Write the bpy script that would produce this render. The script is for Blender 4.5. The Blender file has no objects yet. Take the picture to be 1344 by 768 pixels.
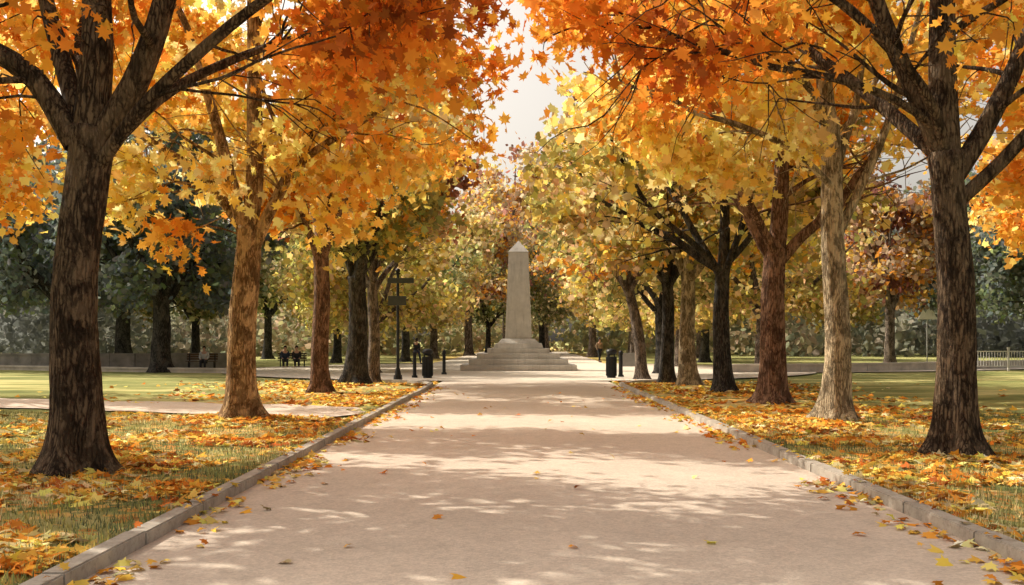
import bpy, bmesh, math, random
import numpy as np
from mathutils import Vector, Matrix, noise
scene = bpy.context.scene
COL = scene.collection
scene.view_settings.view_transform = 'Standard'
scene.view_settings.look = 'None'
scene.view_settings.exposure = 0

# ------------------------------------------------------------------ helpers
def link(o): COL.objects.link(o); return o
def empty(name, loc, label=None, category=None, group=None, rot=0.0):
    o = bpy.data.objects.new(name, None); o.location = loc; o.rotation_euler = (0, 0, rot)
    o.empty_display_size = 0.3
    link(o)
    if label: o["label"] = label
    if category: o["category"] = category
    if group: o["group"] = group
    return o
def mesh_obj(name, V, F, mat=None, parent=None, smooth=False, loc=(0,0,0)):
    me = bpy.data.meshes.new(name); me.from_pydata([tuple(v) for v in V], [], F); me.update()
    if smooth: me.polygons.foreach_set('use_smooth', [True]*len(me.polygons))
    o = bpy.data.objects.new(name, me); o.location = loc; link(o)
    if mat: me.materials.append(mat)
    if parent: o.parent = parent
    return o
def bm_obj(name, bm, mat=None, parent=None, smooth=False, loc=(0,0,0), bevel=0):
    if bevel:
        bmesh.ops.bevel(bm, geom=list(bm.edges), offset=bevel, segments=2, affect='EDGES', profile=0.6)
    me = bpy.data.meshes.new(name); bm.to_mesh(me); bm.free()
    if smooth: me.polygons.foreach_set('use_smooth', [True]*len(me.polygons))
    o = bpy.data.objects.new(name, me); o.location = loc; link(o)
    if mat: me.materials.append(mat)
    if parent: o.parent = parent
    return o
def bm_box(bm, c, s, rot=None, taper=1.0):
    r = bmesh.ops.create_cube(bm, size=1.0)
    for v in r['verts']:
        k = taper if v.co.z > 0 else 1.0
        v.co = Vector((v.co.x*s[0]*k, v.co.y*s[1]*k, v.co.z*s[2]))
        if rot: v.co.rotate(rot)
        v.co += Vector(c)
    return r['verts']
def bm_cyl(bm, c, r1, r2, h, seg=16, axis='Z'):
    r = bmesh.ops.create_cone(bm, cap_ends=True, segments=seg, radius1=r1, radius2=r2, depth=h)
    for v in r['verts']:
        if axis == 'X': v.co = Vector((v.co.z, v.co.x, v.co.y))
        if axis == 'Y': v.co = Vector((v.co.x, v.co.z, v.co.y))
        v.co += Vector(c)
    return r['verts']

# ------------------------------------------------------------------ materials
def newmat(name):
    m = bpy.data.materials.new(name); m.use_nodes = True
    nt = m.node_tree; nt.nodes.clear()
    return m, nt, nt.nodes.new('ShaderNodeOutputMaterial')
def N(nt, typ, **kw):
    n = nt.nodes.new(typ)
    for k, v in kw.items(): setattr(n, k, v)
    return n
def ramp(nt, fac, stops):
    r = nt.nodes.new('ShaderNodeValToRGB'); cr = r.color_ramp
    while len(cr.elements) < len(stops): cr.elements.new(0.5)
    for e, (p, c) in zip(cr.elements, stops):
        e.position = p; e.color = (c[0], c[1], c[2], 1)
    nt.links.new(fac, r.inputs['Fac']); return r.outputs['Color']
def objcoord(nt, scale=(1,1,1)):
    tc = nt.nodes.new('ShaderNodeTexCoord'); mp = nt.nodes.new('ShaderNodeMapping')
    mp.inputs['Scale'].default_value = scale
    nt.links.new(tc.outputs['Object'], mp.inputs['Vector']); return mp.outputs['Vector']
def noisef(nt, vec, scale, detail=4, rough=0.6, dist=0.0):
    n = N(nt, 'ShaderNodeTexNoise'); n.inputs['Scale'].default_value = scale
    n.inputs['Detail'].default_value = detail; n.inputs['Roughness'].default_value = rough
    n.inputs['Distortion'].default_value = dist
    nt.links.new(vec, n.inputs['Vector']); return n.outputs['Fac']
def mixc(nt, a, b, f, mode='MIX'):
    m = N(nt, 'ShaderNodeMix', data_type='RGBA', blend_type=mode)
    for sock, val in ((6, a), (7, b), (0, f)):
        if isinstance(val, (int, float)): m.inputs[sock].default_value = val
        elif isinstance(val, tuple): m.inputs[sock].default_value = (*val, 1)
        else: nt.links.new(val, m.inputs[sock])
    return m.outputs[2]
def math_(nt, op, a, b=None, c=None):
    m = N(nt, 'ShaderNodeMath', operation=op)
    for i, val in enumerate((a, b, c)):
        if val is None: continue
        if isinstance(val, (int, float)): m.inputs[i].default_value = val
        else: nt.links.new(val, m.inputs[i])
    return m.outputs[0]
def finish(nt, out, color, rough=0.85, bumpf=None, bstr=0.3, bdist=0.02, metallic=0.0, spec=0.3):
    b = N(nt, 'ShaderNodeBsdfPrincipled')
    if isinstance(color, tuple): b.inputs['Base Color'].default_value = (*color, 1)
    else: nt.links.new(color, b.inputs['Base Color'])
    b.inputs['Roughness'].default_value = rough; b.inputs['Metallic'].default_value = metallic
    b.inputs['Specular IOR Level'].default_value = spec
    if bumpf is not None:
        bp = N(nt, 'ShaderNodeBump'); bp.inputs['Strength'].default_value = bstr; bp.inputs['Distance'].default_value = bdist
        nt.links.new(bumpf, bp.inputs['Height']); nt.links.new(bp.outputs[0], b.inputs['Normal'])
    nt.links.new(b.outputs[0], out.inputs['Surface'])
def simple(name, c, rough=0.7, var=0.25, scale=6.0, metallic=0.0, bstr=0.15):
    m, nt, out = newmat(name); v = objcoord(nt)
    f = noisef(nt, v, scale, 5)
    lo = tuple(x*(1-var) for x in c); hi = tuple(min(1, x*(1+var)) for x in c)
    finish(nt, out, ramp(nt, f, [(0.3, lo), (0.7, hi)]), rough, f, bstr, 0.01, metallic)
    return m

def bark(name, dark, mid, light, blotch=0.5):
    m, nt, out = newmat(name)
    v = objcoord(nt, (1, 1, 0.15)); v2 = objcoord(nt, (1, 1, 0.5))
    vo = N(nt, 'ShaderNodeTexVoronoi', feature='DISTANCE_TO_EDGE'); vo.inputs['Scale'].default_value = 22
    nw = noisef(nt, v2, 6, 5)
    add = N(nt, 'ShaderNodeVectorMath', operation='MULTIPLY_ADD')
    cmb = N(nt, 'ShaderNodeCombineXYZ'); nt.links.new(nw, cmb.inputs[0]); nt.links.new(nw, cmb.inputs[1]); nt.links.new(nw, cmb.inputs[2])
    nt.links.new(cmb.outputs[0], add.inputs[0]); add.inputs[1].default_value = (0.12, 0.12, 0.1); nt.links.new(v, add.inputs[2])
    nt.links.new(add.outputs[0], vo.inputs['Vector'])
    edge = math_(nt, 'MULTIPLY', vo.outputs['Distance'], 2.4)
    fine = noisef(nt, add.outputs[0], 30, 8, 0.8)
    med = noisef(nt, v2, 9, 6, 0.7)
    h = math_(nt, 'ADD', math_(nt, 'MULTIPLY', math_(nt, 'MINIMUM', edge, 0.6), 0.65), math_(nt, 'ADD', math_(nt, 'MULTIPLY', fine, 0.55), math_(nt, 'MULTIPLY', med, 0.42)))
    c1 = ramp(nt, h, [(0.44, dark), (0.66, mid), (0.98, light)])
    big = noisef(nt, v2, 3.0, 6, 0.7, 0.6)
    c2 = mixc(nt, c1, tuple(min(.8, x*1.45) for x in light), math_(nt, 'MULTIPLY', ramp(nt, big, [(0.5, (0,0,0)), (0.56, (1,1,1))]), blotch))
    big2 = noisef(nt, v2, 4.2, 6, 0.7, 0.3)
    c3 = mixc(nt, c2, tuple(x*0.9 for x in dark), math_(nt, 'MULTIPLY', ramp(nt, big2, [(0.50, (0,0,0)), (0.57, (1,1,1))]), 0.7))
    finish(nt, out, c3, 0.95, h, 1.0, 0.045, spec=0.1)
    return m
BARK = {
 'dark':  bark('dark_bark', (0.016,0.011,0.008), (0.068,0.046,0.032), (0.20,0.145,0.095), .35),
 'brown': bark('brown_bark', (0.08,0.045,0.020), (0.29,0.175,0.085), (0.52,0.37,0.20), .55),
 'red':   bark('reddish_bark', (0.042,0.023,0.015), (0.15,0.085,0.057), (0.30,0.19,0.13), .4),
 'tan':   bark('tan_bark', (0.085,0.066,0.043), (0.30,0.24,0.155), (0.50,0.42,0.29), .65),
 'grey':  bark('grey_bark', (0.038,0.030,0.025), (0.135,0.108,0.088), (0.27,0.22,0.18), .4),
 'black': bark('blackish_bark', (0.014,0.014,0.014), (0.045,0.042,0.040), (0.12,0.108,0.095), .3),
}
def leafmat(name, trans=0.45):
    m, nt, out = newmat(name)
    at = N(nt, 'ShaderNodeAttribute', attribute_name='leaf_color')
    oi = N(nt, 'ShaderNodeObjectInfo')
    c = mixc(nt, at.outputs['Color'], oi.outputs['Color'], 1.0, 'MULTIPLY')
    d = N(nt, 'ShaderNodeBsdfDiffuse'); t = N(nt, 'ShaderNodeBsdfTranslucent')
    nt.links.new(c, d.inputs['Color']); nt.links.new(c, t.inputs['Color'])
    mx = N(nt, 'ShaderNodeMixShader'); mx.inputs[0].default_value = trans
    nt.links.new(d.outputs[0], mx.inputs[1]); nt.links.new(t.outputs[0], mx.inputs[2])
    nt.links.new(mx.outputs[0], out.inputs['Surface']); return m
LEAF = leafmat('autumn_leaves', 0.52)
LITTER = leafmat('dry_leaves', 0.15)
GRASSM = leafmat('grass_blades', 0.35)

# ------------------------------------------------------------------ leaf meshes (numpy)
def mir(h):
    return h + [(-x, y) for x, y in reversed(h) if abs(x) > 1e-6]
MAPLE = np.array(mir([(0,-.50),(.08,-.24),(.36,-.36),(.27,-.12),(.54,.06),(.36,.12),(.42,.34),(.17,.24),(0,.62)]))
STAR = np.array(mir([(0,-.5),(.38,-.32),(.30,-.08),(.5,.2),(.24,.26),(0,.55)]))
KITE = np.array([(0,-.55),(.42,-.1),(.28,.35),(-.1,.55),(-.45,.05)])
BLADE = np.array([(-.06,0),(.06,0),(0.0,1.0)])
def leaves_mesh(name, P, S, C, shape, rng, flat=0.0, fold=0.3, mat=LEAF, upright=False):
    n = len(P); k = len(shape)
    if upright:
        a = rng.uniform(0, 2*np.pi, n); tilt = rng.normal(0, 0.35, n); ta = rng.uniform(0, 2*np.pi, n)
        X = np.stack([np.cos(a), np.sin(a), 0*a], 1)
        Y = np.stack([np.sin(tilt)*np.cos(ta), np.sin(tilt)*np.sin(ta), np.cos(tilt)], 1)
        Z = np.cross(X, Y)
    else:
        Z = rng.normal(0, 1, (n, 3))
        if flat > 0:
            Z = Z*(1-flat); Z[:, 2] = np.abs(Z[:, 2]) + flat*1.6
        Z /= np.linalg.norm(Z, axis=1, keepdims=True)
        R = rng.normal(0, 1, (n, 3)); X = np.cross(R, Z); X /= np.linalg.norm(X, axis=1, keepdims=True)
        Y = np.cross(Z, X)
    sx = shape[:, 0]; sy = shape[:, 1]; sz = -fold*np.abs(sx) - 0.15*fold*sy*sy*2
    if upright: sz = 0*sx
    asp = rng.uniform(0.75, 1.15, n)
    V = (P[:, None, :] + S[:, None, None]*(X[:, None, :]*(sx[None, :]*asp[:, None])[:, :, None]
         + Y[:, None, :]*sy[None, :, None] + Z[:, None, :]*sz[None, :, None]))
    me = bpy.data.meshes.new(name)
    me.vertices.add(n*k); me.loops.add(n*k); me.polygons.add(n)
    me.vertices.foreach_set('co', V.reshape(-1).astype(np.float32))
    me.loops.foreach_set('vertex_index', np.arange(n*k, dtype=np.int32))
    me.polygons.foreach_set('loop_start', np.arange(0, n*k, k, dtype=np.int32))
    me.update(calc_edges=True)
    at = me.attributes.new('leaf_color', 'FLOAT_COLOR', 'POINT')
    c4 = np.ones((n, k, 4), np.float32); c4[:, :, :3] = C[:, None, :]
    at.data.foreach_set('color', c4.reshape(-1))
    me.materials.append(mat); me.validate()
    return me
PAL = dict(lemon=(.94,.79,.35), yellow=(.92,.68,.19), gold=(.89,.53,.105), orange=(.86,.37,.058), deep=(.74,.255,.038),
           rust=(.47,.15,.036), olive=(.43,.385,.125), moss=(.25,.265,.105), green=(.135,.165,.09), dusk=(.155,.175,.155),
           slate=(.13,.155,.155), straw=(.78,.65,.34), wine=(.35,.16,.10), fawn=(.64,.46,.25))
def leaf_colors(P, names, rng, seed, scale=0.55, jitter=0.22):
    cols = np.array([PAL[n] for n in names]); m = len(cols)
    f = np.array([noise.noise(Vector((p[0]*scale+seed*7.3, p[1]*scale+3.1, p[2]*scale*1.3))) for p in P])
    f = np.clip(0.5 + f*0.95, 0, 0.999)
    f = np.clip(f + rng.normal(0, 0.13, len(P)), 0, 0.999)
    C = cols[(f*m).astype(int)]
    C = C*np.exp(rng.normal(0, jitter, (len(P), 1)))*np.exp(rng.normal(0, 0.06, (len(P), 3)))
    return np.clip(C, 0.003, 0.95)

# ------------------------------------------------------------------ trees
def resample(pts, step):
    pts = [np.array(p, float) for p in pts]
    if len(pts) < 3:
        pts = [pts[0], (pts[0]+pts[-1])/2, pts[-1]]
    ext = [2*pts[0]-pts[1]] + pts + [2*pts[-1]-pts[-2]]
    out = []
    for i in range(1, len(ext)-2):
        p0, p1, p2, p3 = ext[i-1:i+3]
        n = max(2, int(np.linalg.norm(p2-p1)/step))
        for j in range(n):
            t = j/n
            out.append(0.5*((2*p1)+(-p0+p2)*t+(2*p0-5*p1+4*p2-p3)*t*t+(-p0+3*p1-3*p2+p3)*t**3))
    out.append(pts[-1]); return np.array(out)
class Wood:
    def __init__(s): s.V = []; s.F = []
    def tube(s, pts, rad, sides, rough=0.0, flare=None, seed=0):
        n = len(pts); base = len(s.V)
        T = np.gradient(pts, axis=0); T /= np.linalg.norm(T, axis=1, keepdims=True)+1e-9
        u = np.array([1.0, 0, 0])
        if abs(T[0] @ u) > 0.9: u = np.array([0, 1.0, 0])
        for i in range(n):
            u = u - T[i]*(u @ T[i]); u /= np.linalg.norm(u); w = np.cross(T[i], u)
            for j in range(sides):
                a = 2*math.pi*j/sides; r = rad[i]
                if rough:
                    z = pts[i][2]
                    r *= 1 + rough*(noise.noise(Vector((math.cos(a)*1.5+seed, math.sin(a)*1.5, z*0.55)))*1.5
                                    + 0.7*noise.noise(Vector((math.cos(a)*5+seed, math.sin(a)*5, z*0.9)))
                                    + 0.4*noise.noise(Vector((math.cos(a)*9+seed, math.sin(a)*9, z*3.5))))
                if flare:
                    z = max(pts[i][2], 0)
                    r *= 1 + flare*math.exp(-z/0.24)*(1+0.55*math.sin(a*3+seed)+0.4*math.sin(a*5+seed*2.1)) + 0.12*math.exp(-z/1.1)
                s.V.append(pts[i] + r*(math.cos(a)*u+math.sin(a)*w))
        for i in range(n-1):
            for j in range(sides):
                a = base+i*sides+j; b = base+i*sides+(j+1) % sides
                s.F.append((a, b, b+sides, a+sides))
        s.F.append(tuple(base+(n-1)*sides+j for j in range(sides)))
def wander(p, d, L, n, rng, wob=0.18, up=0.05):
    out = [np.array(p)]; d = np.array(d, float); d /= np.linalg.norm(d)
    for i in range(n):
        d = d + rng.normal(0, wob, 3) + np.array([0, 0, up]); d /= np.linalg.norm(d)
        out.append(out[-1]+d*L/n)
    return np.array(out)
def make_tree_meshes(key, seed, fork=3.9, r0=0.32, lean=(0, 0), H=12.0, R=4.7, limbs=None, nlimb=5, nleaf=12000,
              lsize=0.2, shape=STAR, pal=('orange',), barkm='dark', minz=3.6, extra=(), sides=14, sub=8, twigs=4,
              flare=0.6, top_r=0.8, sig=0.33, zs=1.0, Ry=None, top=99, edge=0.25, hole=-0.28):
    rng = np.random.default_rng(seed); W = Wood(); A = []
    Ry = Ry or R
    zs_ = np.linspace(-0.15, fork, max(8, int(fork/0.08)))
    c = np.stack([lean[0]*(np.clip(zs_, 0, None)/fork)**1.4 + 0.03*np.sin(zs_*1.7+seed), lean[1]*(zs_/fork)+0.03*np.cos(zs_*1.3+seed), zs_], 1)
    rr = r0*(1-(1-top_r)*np.clip(zs_/fork, 0, 1)); rr[-4:] *= np.array([1.02, 1.06, 1.08, 1.02])
    W.tube(c, rr, sides*2, 0.10, flare, seed)
    F0 = c[-1]
    polys = []
    if limbs:
        for L in limbs:
            pts = [np.array(q, float) for q in L['p']]
            d = pts[-1]-pts[-2]; d /= np.linalg.norm(d)
            e = wander(pts[-1], d + np.array([0, 0, 0.15]), L.get('ext', 3.0), 5, rng, 0.13, 0.04)
            polys.append((resample(list(pts)+list(e[1:]), 0.25), L['r']))
    else:
        a0 = rng.uniform(0, 6.28)
        for i in range(nlimb):
            a = a0+i*6.283/nlimb+rng.normal(0, 0.3); el = rng.uniform(0.75, 1.25)
            d = np.array([math.cos(a)*math.cos(el), math.sin(a)*math.cos(el), math.sin(el)])
            st = F0+np.array([0, 0, -rng.uniform(0.05, 0.5)])
            polys.append((resample(wander(st, d, (H-fork)*rng.uniform(0.62, 0.85), 7, rng, 0.12, 0.03), 0.3), r0*rng.uniform(0.36, 0.55)))
        polys.append((resample(wander(F0-np.array([0,0,.2]), (rng.normal(0,.12), rng.normal(0,.12), 1), (H-fork)*0.85, 7, rng, 0.08, 0.08), 0.3), r0*0.66))
    outside = lambda q, k: math.hypot((q[0]-F0[0]*.5)/R, (q[1]-F0[1]*.5)/Ry) > k
    for P, r in polys:
        n = len(P); t = np.linspace(0, 1, n)
        cut = n
        for i in range(n):
            if outside(P[i], 0.98): cut = max(4, i); break
        W.tube(P[:cut], (r*(1-t*(n/cut if cut < n else 1)).clip(0)**0.75*0.9+0.022)[:cut], max(6, sides//2+2), 0.05, None, seed)
        for s_ in np.linspace(0.22, 1.0, sub):
            i = min(n-2, int(s_*(n-1))); tan = P[i+1]-P[i]; tan /= np.linalg.norm(tan)
            out = P[i]-F0; out[2] = 0; out /= (np.linalg.norm(out)+0.2)
            d = tan*0.45 + rng.normal(0, 0.6, 3) + out*0.55; d[2] = d[2]*0.55+0.12
            Lb = R*rng.uniform(0.3, 0.58)*(1.1-0.35*s_)
            B = wander(P[i], d, Lb, 6, rng, 0.16, 0.0)
            rb = max(0.014, r*(1-t[i])**0.75*0.42)
            if i < cut and not outside(B[-1], 1.08):
                B2 = resample(B, 0.35); W.tube(B2, np.linspace(rb, 0.008, len(B2)), 5)
            for q in range(twigs):
                k = rng.integers(2, 7); d2 = (B[k]-B[k-1]); d2 /= np.linalg.norm(d2)
                d2 = d2+rng.normal(0, 0.6, 3); d2[2] -= 0.1
                Tw = wander(B[k], d2, rng.uniform(0.7, 1.5), 4, rng, 0.2, -0.06)
                if i < cut and not outside(B[-1], 1.08) and not outside(Tw[-1], 1.08): W.tube(Tw, np.linspace(0.012, 0.005, 5), 3)
                A += [Tw[1], Tw[2], Tw[3], Tw[4], Tw[4]]
            A += [B[-1], B[-2]]
    A = np.array(A)
    rad = np.hypot((A[:, 0]-F0[0]*0.5)/R, (A[:, 1]-F0[1]*0.5)/Ry)
    rag = np.array([noise.noise(Vector((a[0]*.7+seed, a[1]*.7, a[2]*.7))) for a in A])
    keep = (rad < 1.0+rag*edge) & (A[:, 2] > minz + 0.25 + rag*0.7) & (A[:, 2] < top)
    hl = np.array([noise.noise(Vector((a[0]*.55+seed*3, a[1]*.55+9, a[2]*.55))) for a in A])
    keep &= hl > hole
    A = A[keep]
    wts = np.exp(rng.normal(0, 0.6, len(A))); wts /= wts.sum()
    idx = rng.choice(len(A), nleaf, p=wts)
    P = A[idx] + rng.normal(0, sig, (nleaf, 3))*np.array([1.15, 1.15, 0.75*zs])
    P = P[(P[:, 2] > minz-.3)]
    C = leaf_colors(P, pal, rng, seed)
    Ps = [P]; Cs = [C]
    for (cx, cy, cz, rx, rz, cnt, pl) in extra:
        allp = np.concatenate([q for q, _ in polys]); cc = np.array([cx, cy, cz])
        cand = allp[allp[:, 2] < cz+1.6] if (allp[:, 2] < cz+1.6).any() else allp
        j = np.argmin(np.linalg.norm(cand-cc, axis=1)); st = cand[j]
        nk = max(4, cnt//70); ks = []
        for q in range(nk):
            tgt = cc + rng.normal(0, 1, 3)*np.array([rx, rx, rz])*0.55
            mid = (st+tgt)/2+np.array([0, 0, 0.25])+rng.normal(0, 0.1, 3)
            B = resample([st, mid, tgt, tgt+(tgt-mid)*0.15-np.array([0, 0, 0.15])], 0.35)
            if q % 2 == 0: W.tube(B, np.linspace(0.02, 0.005, len(B)), 4)
            ks.append(tgt); ks.append(B[-3])
        ks = np.array(ks); ii = rng.integers(0, len(ks), cnt)
        PP = ks[ii]+rng.normal(0, 0.26, (cnt, 3))
        Ps.append(PP); Cs.append(leaf_colors(PP, pl, rng, seed+3))
    P = np.concatenate(Ps); C = np.concatenate(Cs)
    S = lsize*rng.uniform(0.55, 1.25, len(P))
    crown = leaves_mesh(key+'_crown', P, S, C, shape, rng)
    me = bpy.data.meshes.new(key+'_trunk'); me.from_pydata([tuple(v) for v in W.V], [], W.F); me.update()
    me.polygons.foreach_set('use_smooth', [True]*len(me.polygons)); me.materials.append(BARK[barkm])
    return me, crown
def place_tree(meshes, loc, label, group, rot=0.0, name='maple_tree', tint=(1,1,1), scale=1.0):
    e = empty(name, loc, label, 'tree', group, rot); e.scale = (scale,)*3
    t = link(bpy.data.objects.new('trunk', meshes[0])); t.parent = e
    c = link(bpy.data.objects.new('crown', meshes[1])); c.parent = e; c.color = (*tint, 1)
    return e

# ------------------------------------------------------------------ ground
PL, PR = -2.90, 3.58
GL, GR = PL-0.16, PR+0.16
bumps = [(-5.09,11.4),(-5.31,19.2),(-5.63,28.6),(-5.5,34.3),(5.68,12.8),(5.97,18.5),(5.94,23.2),(5.9,28.6),(5.7,33)]
def gh(x, y):
    if GL-0.001 < x < GR+0.001: return -0.03
    f = max(0, min(1, (37-y)/3)); f = f*f*(3-2*f)
    d = min(abs(x-GL), abs(x-GR)); k = min(1, d/1.0)
    z = -0.03+0.11*f
    near = max(0, min(1, (60-y)/20))
    z += k*near*(0.05*noise.noise(Vector((x*0.5, y*0.5, 0)))+0.02*noise.noise(Vector((x*1.7, y*1.7, 5))))*f
    for bx, by in bumps:
        r2 = (x-bx)**2+(y-by)**2
        if r2 < 6: z += k*0.06*math.exp(-r2/0.9)
    return z
xs = [-900,-400,-200,-120,-80,-60,-45,-35,-28,-22,-18]+list(np.arange(-15, GL-0.1, 0.33))+[GL-0.002, GL, 0, GR, GR+0.002]+list(np.arange(GR+0.3, 15, 0.33))+[18,22,28,35,45,60,80,120,200,400,900]
ys = [-60,-20,-8]+list(np.arange(-2, 42, 0.4))+[45,50,60,80,110,160,250,450,1200]
V = [(x, y, gh(x, y)) for y in ys for x in xs]; nx = len(xs)
F = [(j*nx+i, j*nx+i+1, (j+1)*nx+i+1, (j+1)*nx+i) for j in range(len(ys)-1) for i in range(nx-1)]
m, nt, out = newmat('autumn_grass_ground')
v = objcoord(nt); vw = objcoord(nt, (.35, 1, 1))
g1 = ramp(nt, noisef(nt, vw, 0.5, 6, 0.65, 0.4), [(0.36, (.17,.20,.07)), (0.5, (.36,.36,.13)), (0.64, (.68,.60,.27))])  # green-to-straw mottle, stretched crosswise to paint in tree shadow and sun bands
g2 = mixc(nt, g1, (.09,.11,.04), math_(nt, 'MULTIPLY', noisef(nt, v, 14, 6, 0.75), 0.45))
vo = N(nt, 'ShaderNodeTexVoronoi'); vo.inputs['Scale'].default_value = 7.5; nt.links.new(v, vo.inputs['Vector'])
sepc = N(nt, 'ShaderNodeSeparateColor'); nt.links.new(vo.outputs['Color'], sepc.inputs[0])
lc = ramp(nt, sepc.outputs[0], [(0.0, (.46,.17,.05)), (0.35, (.70,.33,.08)), (0.7, (.80,.50,.15)), (1.0, (.74,.56,.26))])
sx = N(nt, 'ShaderNodeSeparateXYZ'); nt.links.new(v, sx.inputs[0])
ax = math_(nt, 'ABSOLUTE', math_(nt, 'SUBTRACT', sx.outputs[0], 0.3))
band = math_(nt, 'SUBTRACT', 1.0, math_(nt, 'MULTIPLY', math_(nt, 'ABSOLUTE', math_(nt, 'SUBTRACT', ax, 5.6)), 0.2))
patch = noisef(nt, v, 0.8, 5, 0.65)
cov = math_(nt, 'ADD', math_(nt, 'MULTIPLY', band, 0.5), math_(nt, 'MULTIPLY', patch, 0.9))
th = math_(nt, 'GREATER_THAN', math_(nt, 'ADD', cov, math_(nt, 'MULTIPLY', sepc.outputs[1], 0.5)), 1.15)
gc = mixc(nt, g2, lc, math_(nt, 'MULTIPLY', th, 0.85))
finish(nt, out, gc, 0.95, noisef(nt, v, 25, 6, 0.8), 0.8, 0.05, spec=0.05)
ground = mesh_obj('ground', V, F, m, smooth=True); ground['kind'] = 'structure'

def pathmat(name, base, var):
    m, nt, out = newmat(name); v = objcoord(nt)
    a = noisef(nt, v, 0.6, 6, 0.65, 0.5); b = noisef(nt, v, 60, 4, 0.8); c = noisef(nt, v, 4, 6, 0.7)
    c1 = ramp(nt, a, [(0.3, tuple(x*(1-var) for x in base)), (0.7, tuple(min(.85, x*(1+var)) for x in base))])
    c2 = mixc(nt, c1, tuple(x*0.6 for x in base), math_(nt, 'MULTIPLY', ramp(nt, c, [(0.42, (0,0,0)), (0.72, (1,1,1))]), 0.5))
    vo = N(nt, 'ShaderNodeTexVoronoi'); vo.inputs['Scale'].default_value = 45; nt.links.new(v, vo.inputs['Vector'])
    sp = N(nt, 'ShaderNodeSeparateColor'); nt.links.new(vo.outputs['Color'], sp.inputs[0])
    c3 = mixc(nt, c2, ramp(nt, sp.outputs[0], [(0.0, tuple(x*0.5 for x in base)), (1, tuple(min(.9, x*1.3) for x in base))]), 0.3)
    finish(nt, out, c3, 0.92, math_(nt, 'ADD', b, math_(nt, 'MULTIPLY', vo.outputs['Distance'], 0.6)), 0.4, 0.01, spec=0.15)
    return m
PATHM = pathmat('compacted_gravel', (.61,.52,.435), 0.12)
PLAZAM = pathmat('plaza_paving', (.63,.56,.47), 0.08)
ys_ = list(np.arange(-12, 40.6, 0.5)); xs_ = list(np.linspace(PL, PR, 14))
V = []
for y in ys_:
    for x in xs_:
        c = (x-(PL+PR)/2)/((PR-PL)/2)
        V.append((x, y, 0.0+0.03*(1-c*c)))
n_ = len(xs_)
F = [(j*n_+i, j*n_+i+1, (j+1)*n_+i+1, (j+1)*n_+i) for j in range(len(ys_)-1) for i in range(n_-1)]
o = mesh_obj('main_path', V, F, PATHM, smooth=True); o['kind'] = 'structure'
OC = (0.1, 54.0)
V = [(OC[0], OC[1], 0.036)]+[(OC[0]+15.5*math.cos(a), OC[1]+15.5*math.sin(a), 0.036) for a in np.linspace(0, 2*math.pi, 97)[:-1]]
F = [(0, i+1, (i+1) % 96+1) for i in range(96)]
o = mesh_obj('plaza', V, F, PLAZAM); o['kind'] = 'structure'
def strip(name, pts, w, mat, dz):
    P = resample([(*p, 0) for p in pts], 0.6); T = np.gradient(P, axis=0); T /= np.linalg.norm(T, axis=1, keepdims=True)
    V = []; F = []
    k = 5
    for p, t in zip(P, T):
        nrm = np.array([-t[1], t[0], 0])
        for j in range(k):
            q = p+nrm*w*((j/(k-1))-0.5); V.append((q[0], q[1], gh(q[0], q[1])+dz))
    for i in range(len(P)-1):
        for j in range(k-1): F.append((i*k+j, (i+1)*k+j, (i+1)*k+j+1, i*k+j+1))
    o = mesh_obj(name, V, F, mat, smooth=True); o['kind'] = 'structure'; return o
strip('side_path', [(-3.15, 20.2), (-6, 21.6), (-10, 23.2), (-16, 25), (-30, 28)], 3.0, PATHM, 0.035)
strip('park_road', [(-12, 52), (-20, 55), (-32, 62), (-60, 72)], 4.0, PLAZAM, 0.05)
strip('park_road', [(12, 51), (22, 54), (36, 62), (70, 76)], 4.5, PLAZAM, 0.05)
strip('park_road', [(0, 66), (0.5, 90), (1, 140)], 12, PLAZAM, 0.045)

m, nt, out = newmat('kerb_stone'); v = objcoord(nt)
kc = ramp(nt, noisef(nt, v, 3, 6, 0.7), [(0.3, (.28,.25,.215)), (0.7, (.50,.455,.39))])
kc = mixc(nt, kc, (.14,.12,.10), math_(nt, 'MULTIPLY', ramp(nt, noisef(nt, v, 18, 5, 0.7), [(0.5, (0,0,0)), (0.75, (1,1,1))]), 0.6))
finish(nt, out, kc, 0.9, noisef(nt, v, 40, 5, 0.7), 0.4, 0.01, spec=0.2)
KERB = m
random.seed(4)
for side in (-1, 1):
    x0 = (PL-0.08) if side < 0 else (PR+0.08)
    pts = [(x0, -4.0), (x0, 5), (x0, 15), (x0, 25), (x0, 34), (x0+side*0.25, 36), (x0+side*1.1, 37.6), (x0+side*2.6, 38.6)]
    P = resample([(*p, 0) for p in pts], 1.3)
    bm = bmesh.new()
    for a, b in zip(P[:-1], P[1:]):
        d = b-a; L = np.linalg.norm(d); ang = math.atan2(d[1], d[0]); c = (a+b)/2
        sub_ = bmesh.new()
        bm_box(sub_, (0, 0, 0), (L-0.006, 0.16, 0.22))
        bmesh.ops.bevel(sub_, geom=list(sub_.edges), offset=0.012, segments=2, affect='EDGES')
        M = Matrix.Translation((c[0]+random.uniform(-.004,.004), c[1], 0.0+random.uniform(-.005,.005))) @ Matrix.Rotation(ang+random.uniform(-.003,.003), 4, 'Z')
        sub_.transform(M); tm = bpy.data.meshes.new('tmp'); sub_.to_mesh(tm); sub_.free(); bm.from_mesh(tm); bpy.data.meshes.remove(tm)
    o = bm_obj('kerb', bm, KERB); o['kind'] = 'structure'

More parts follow.
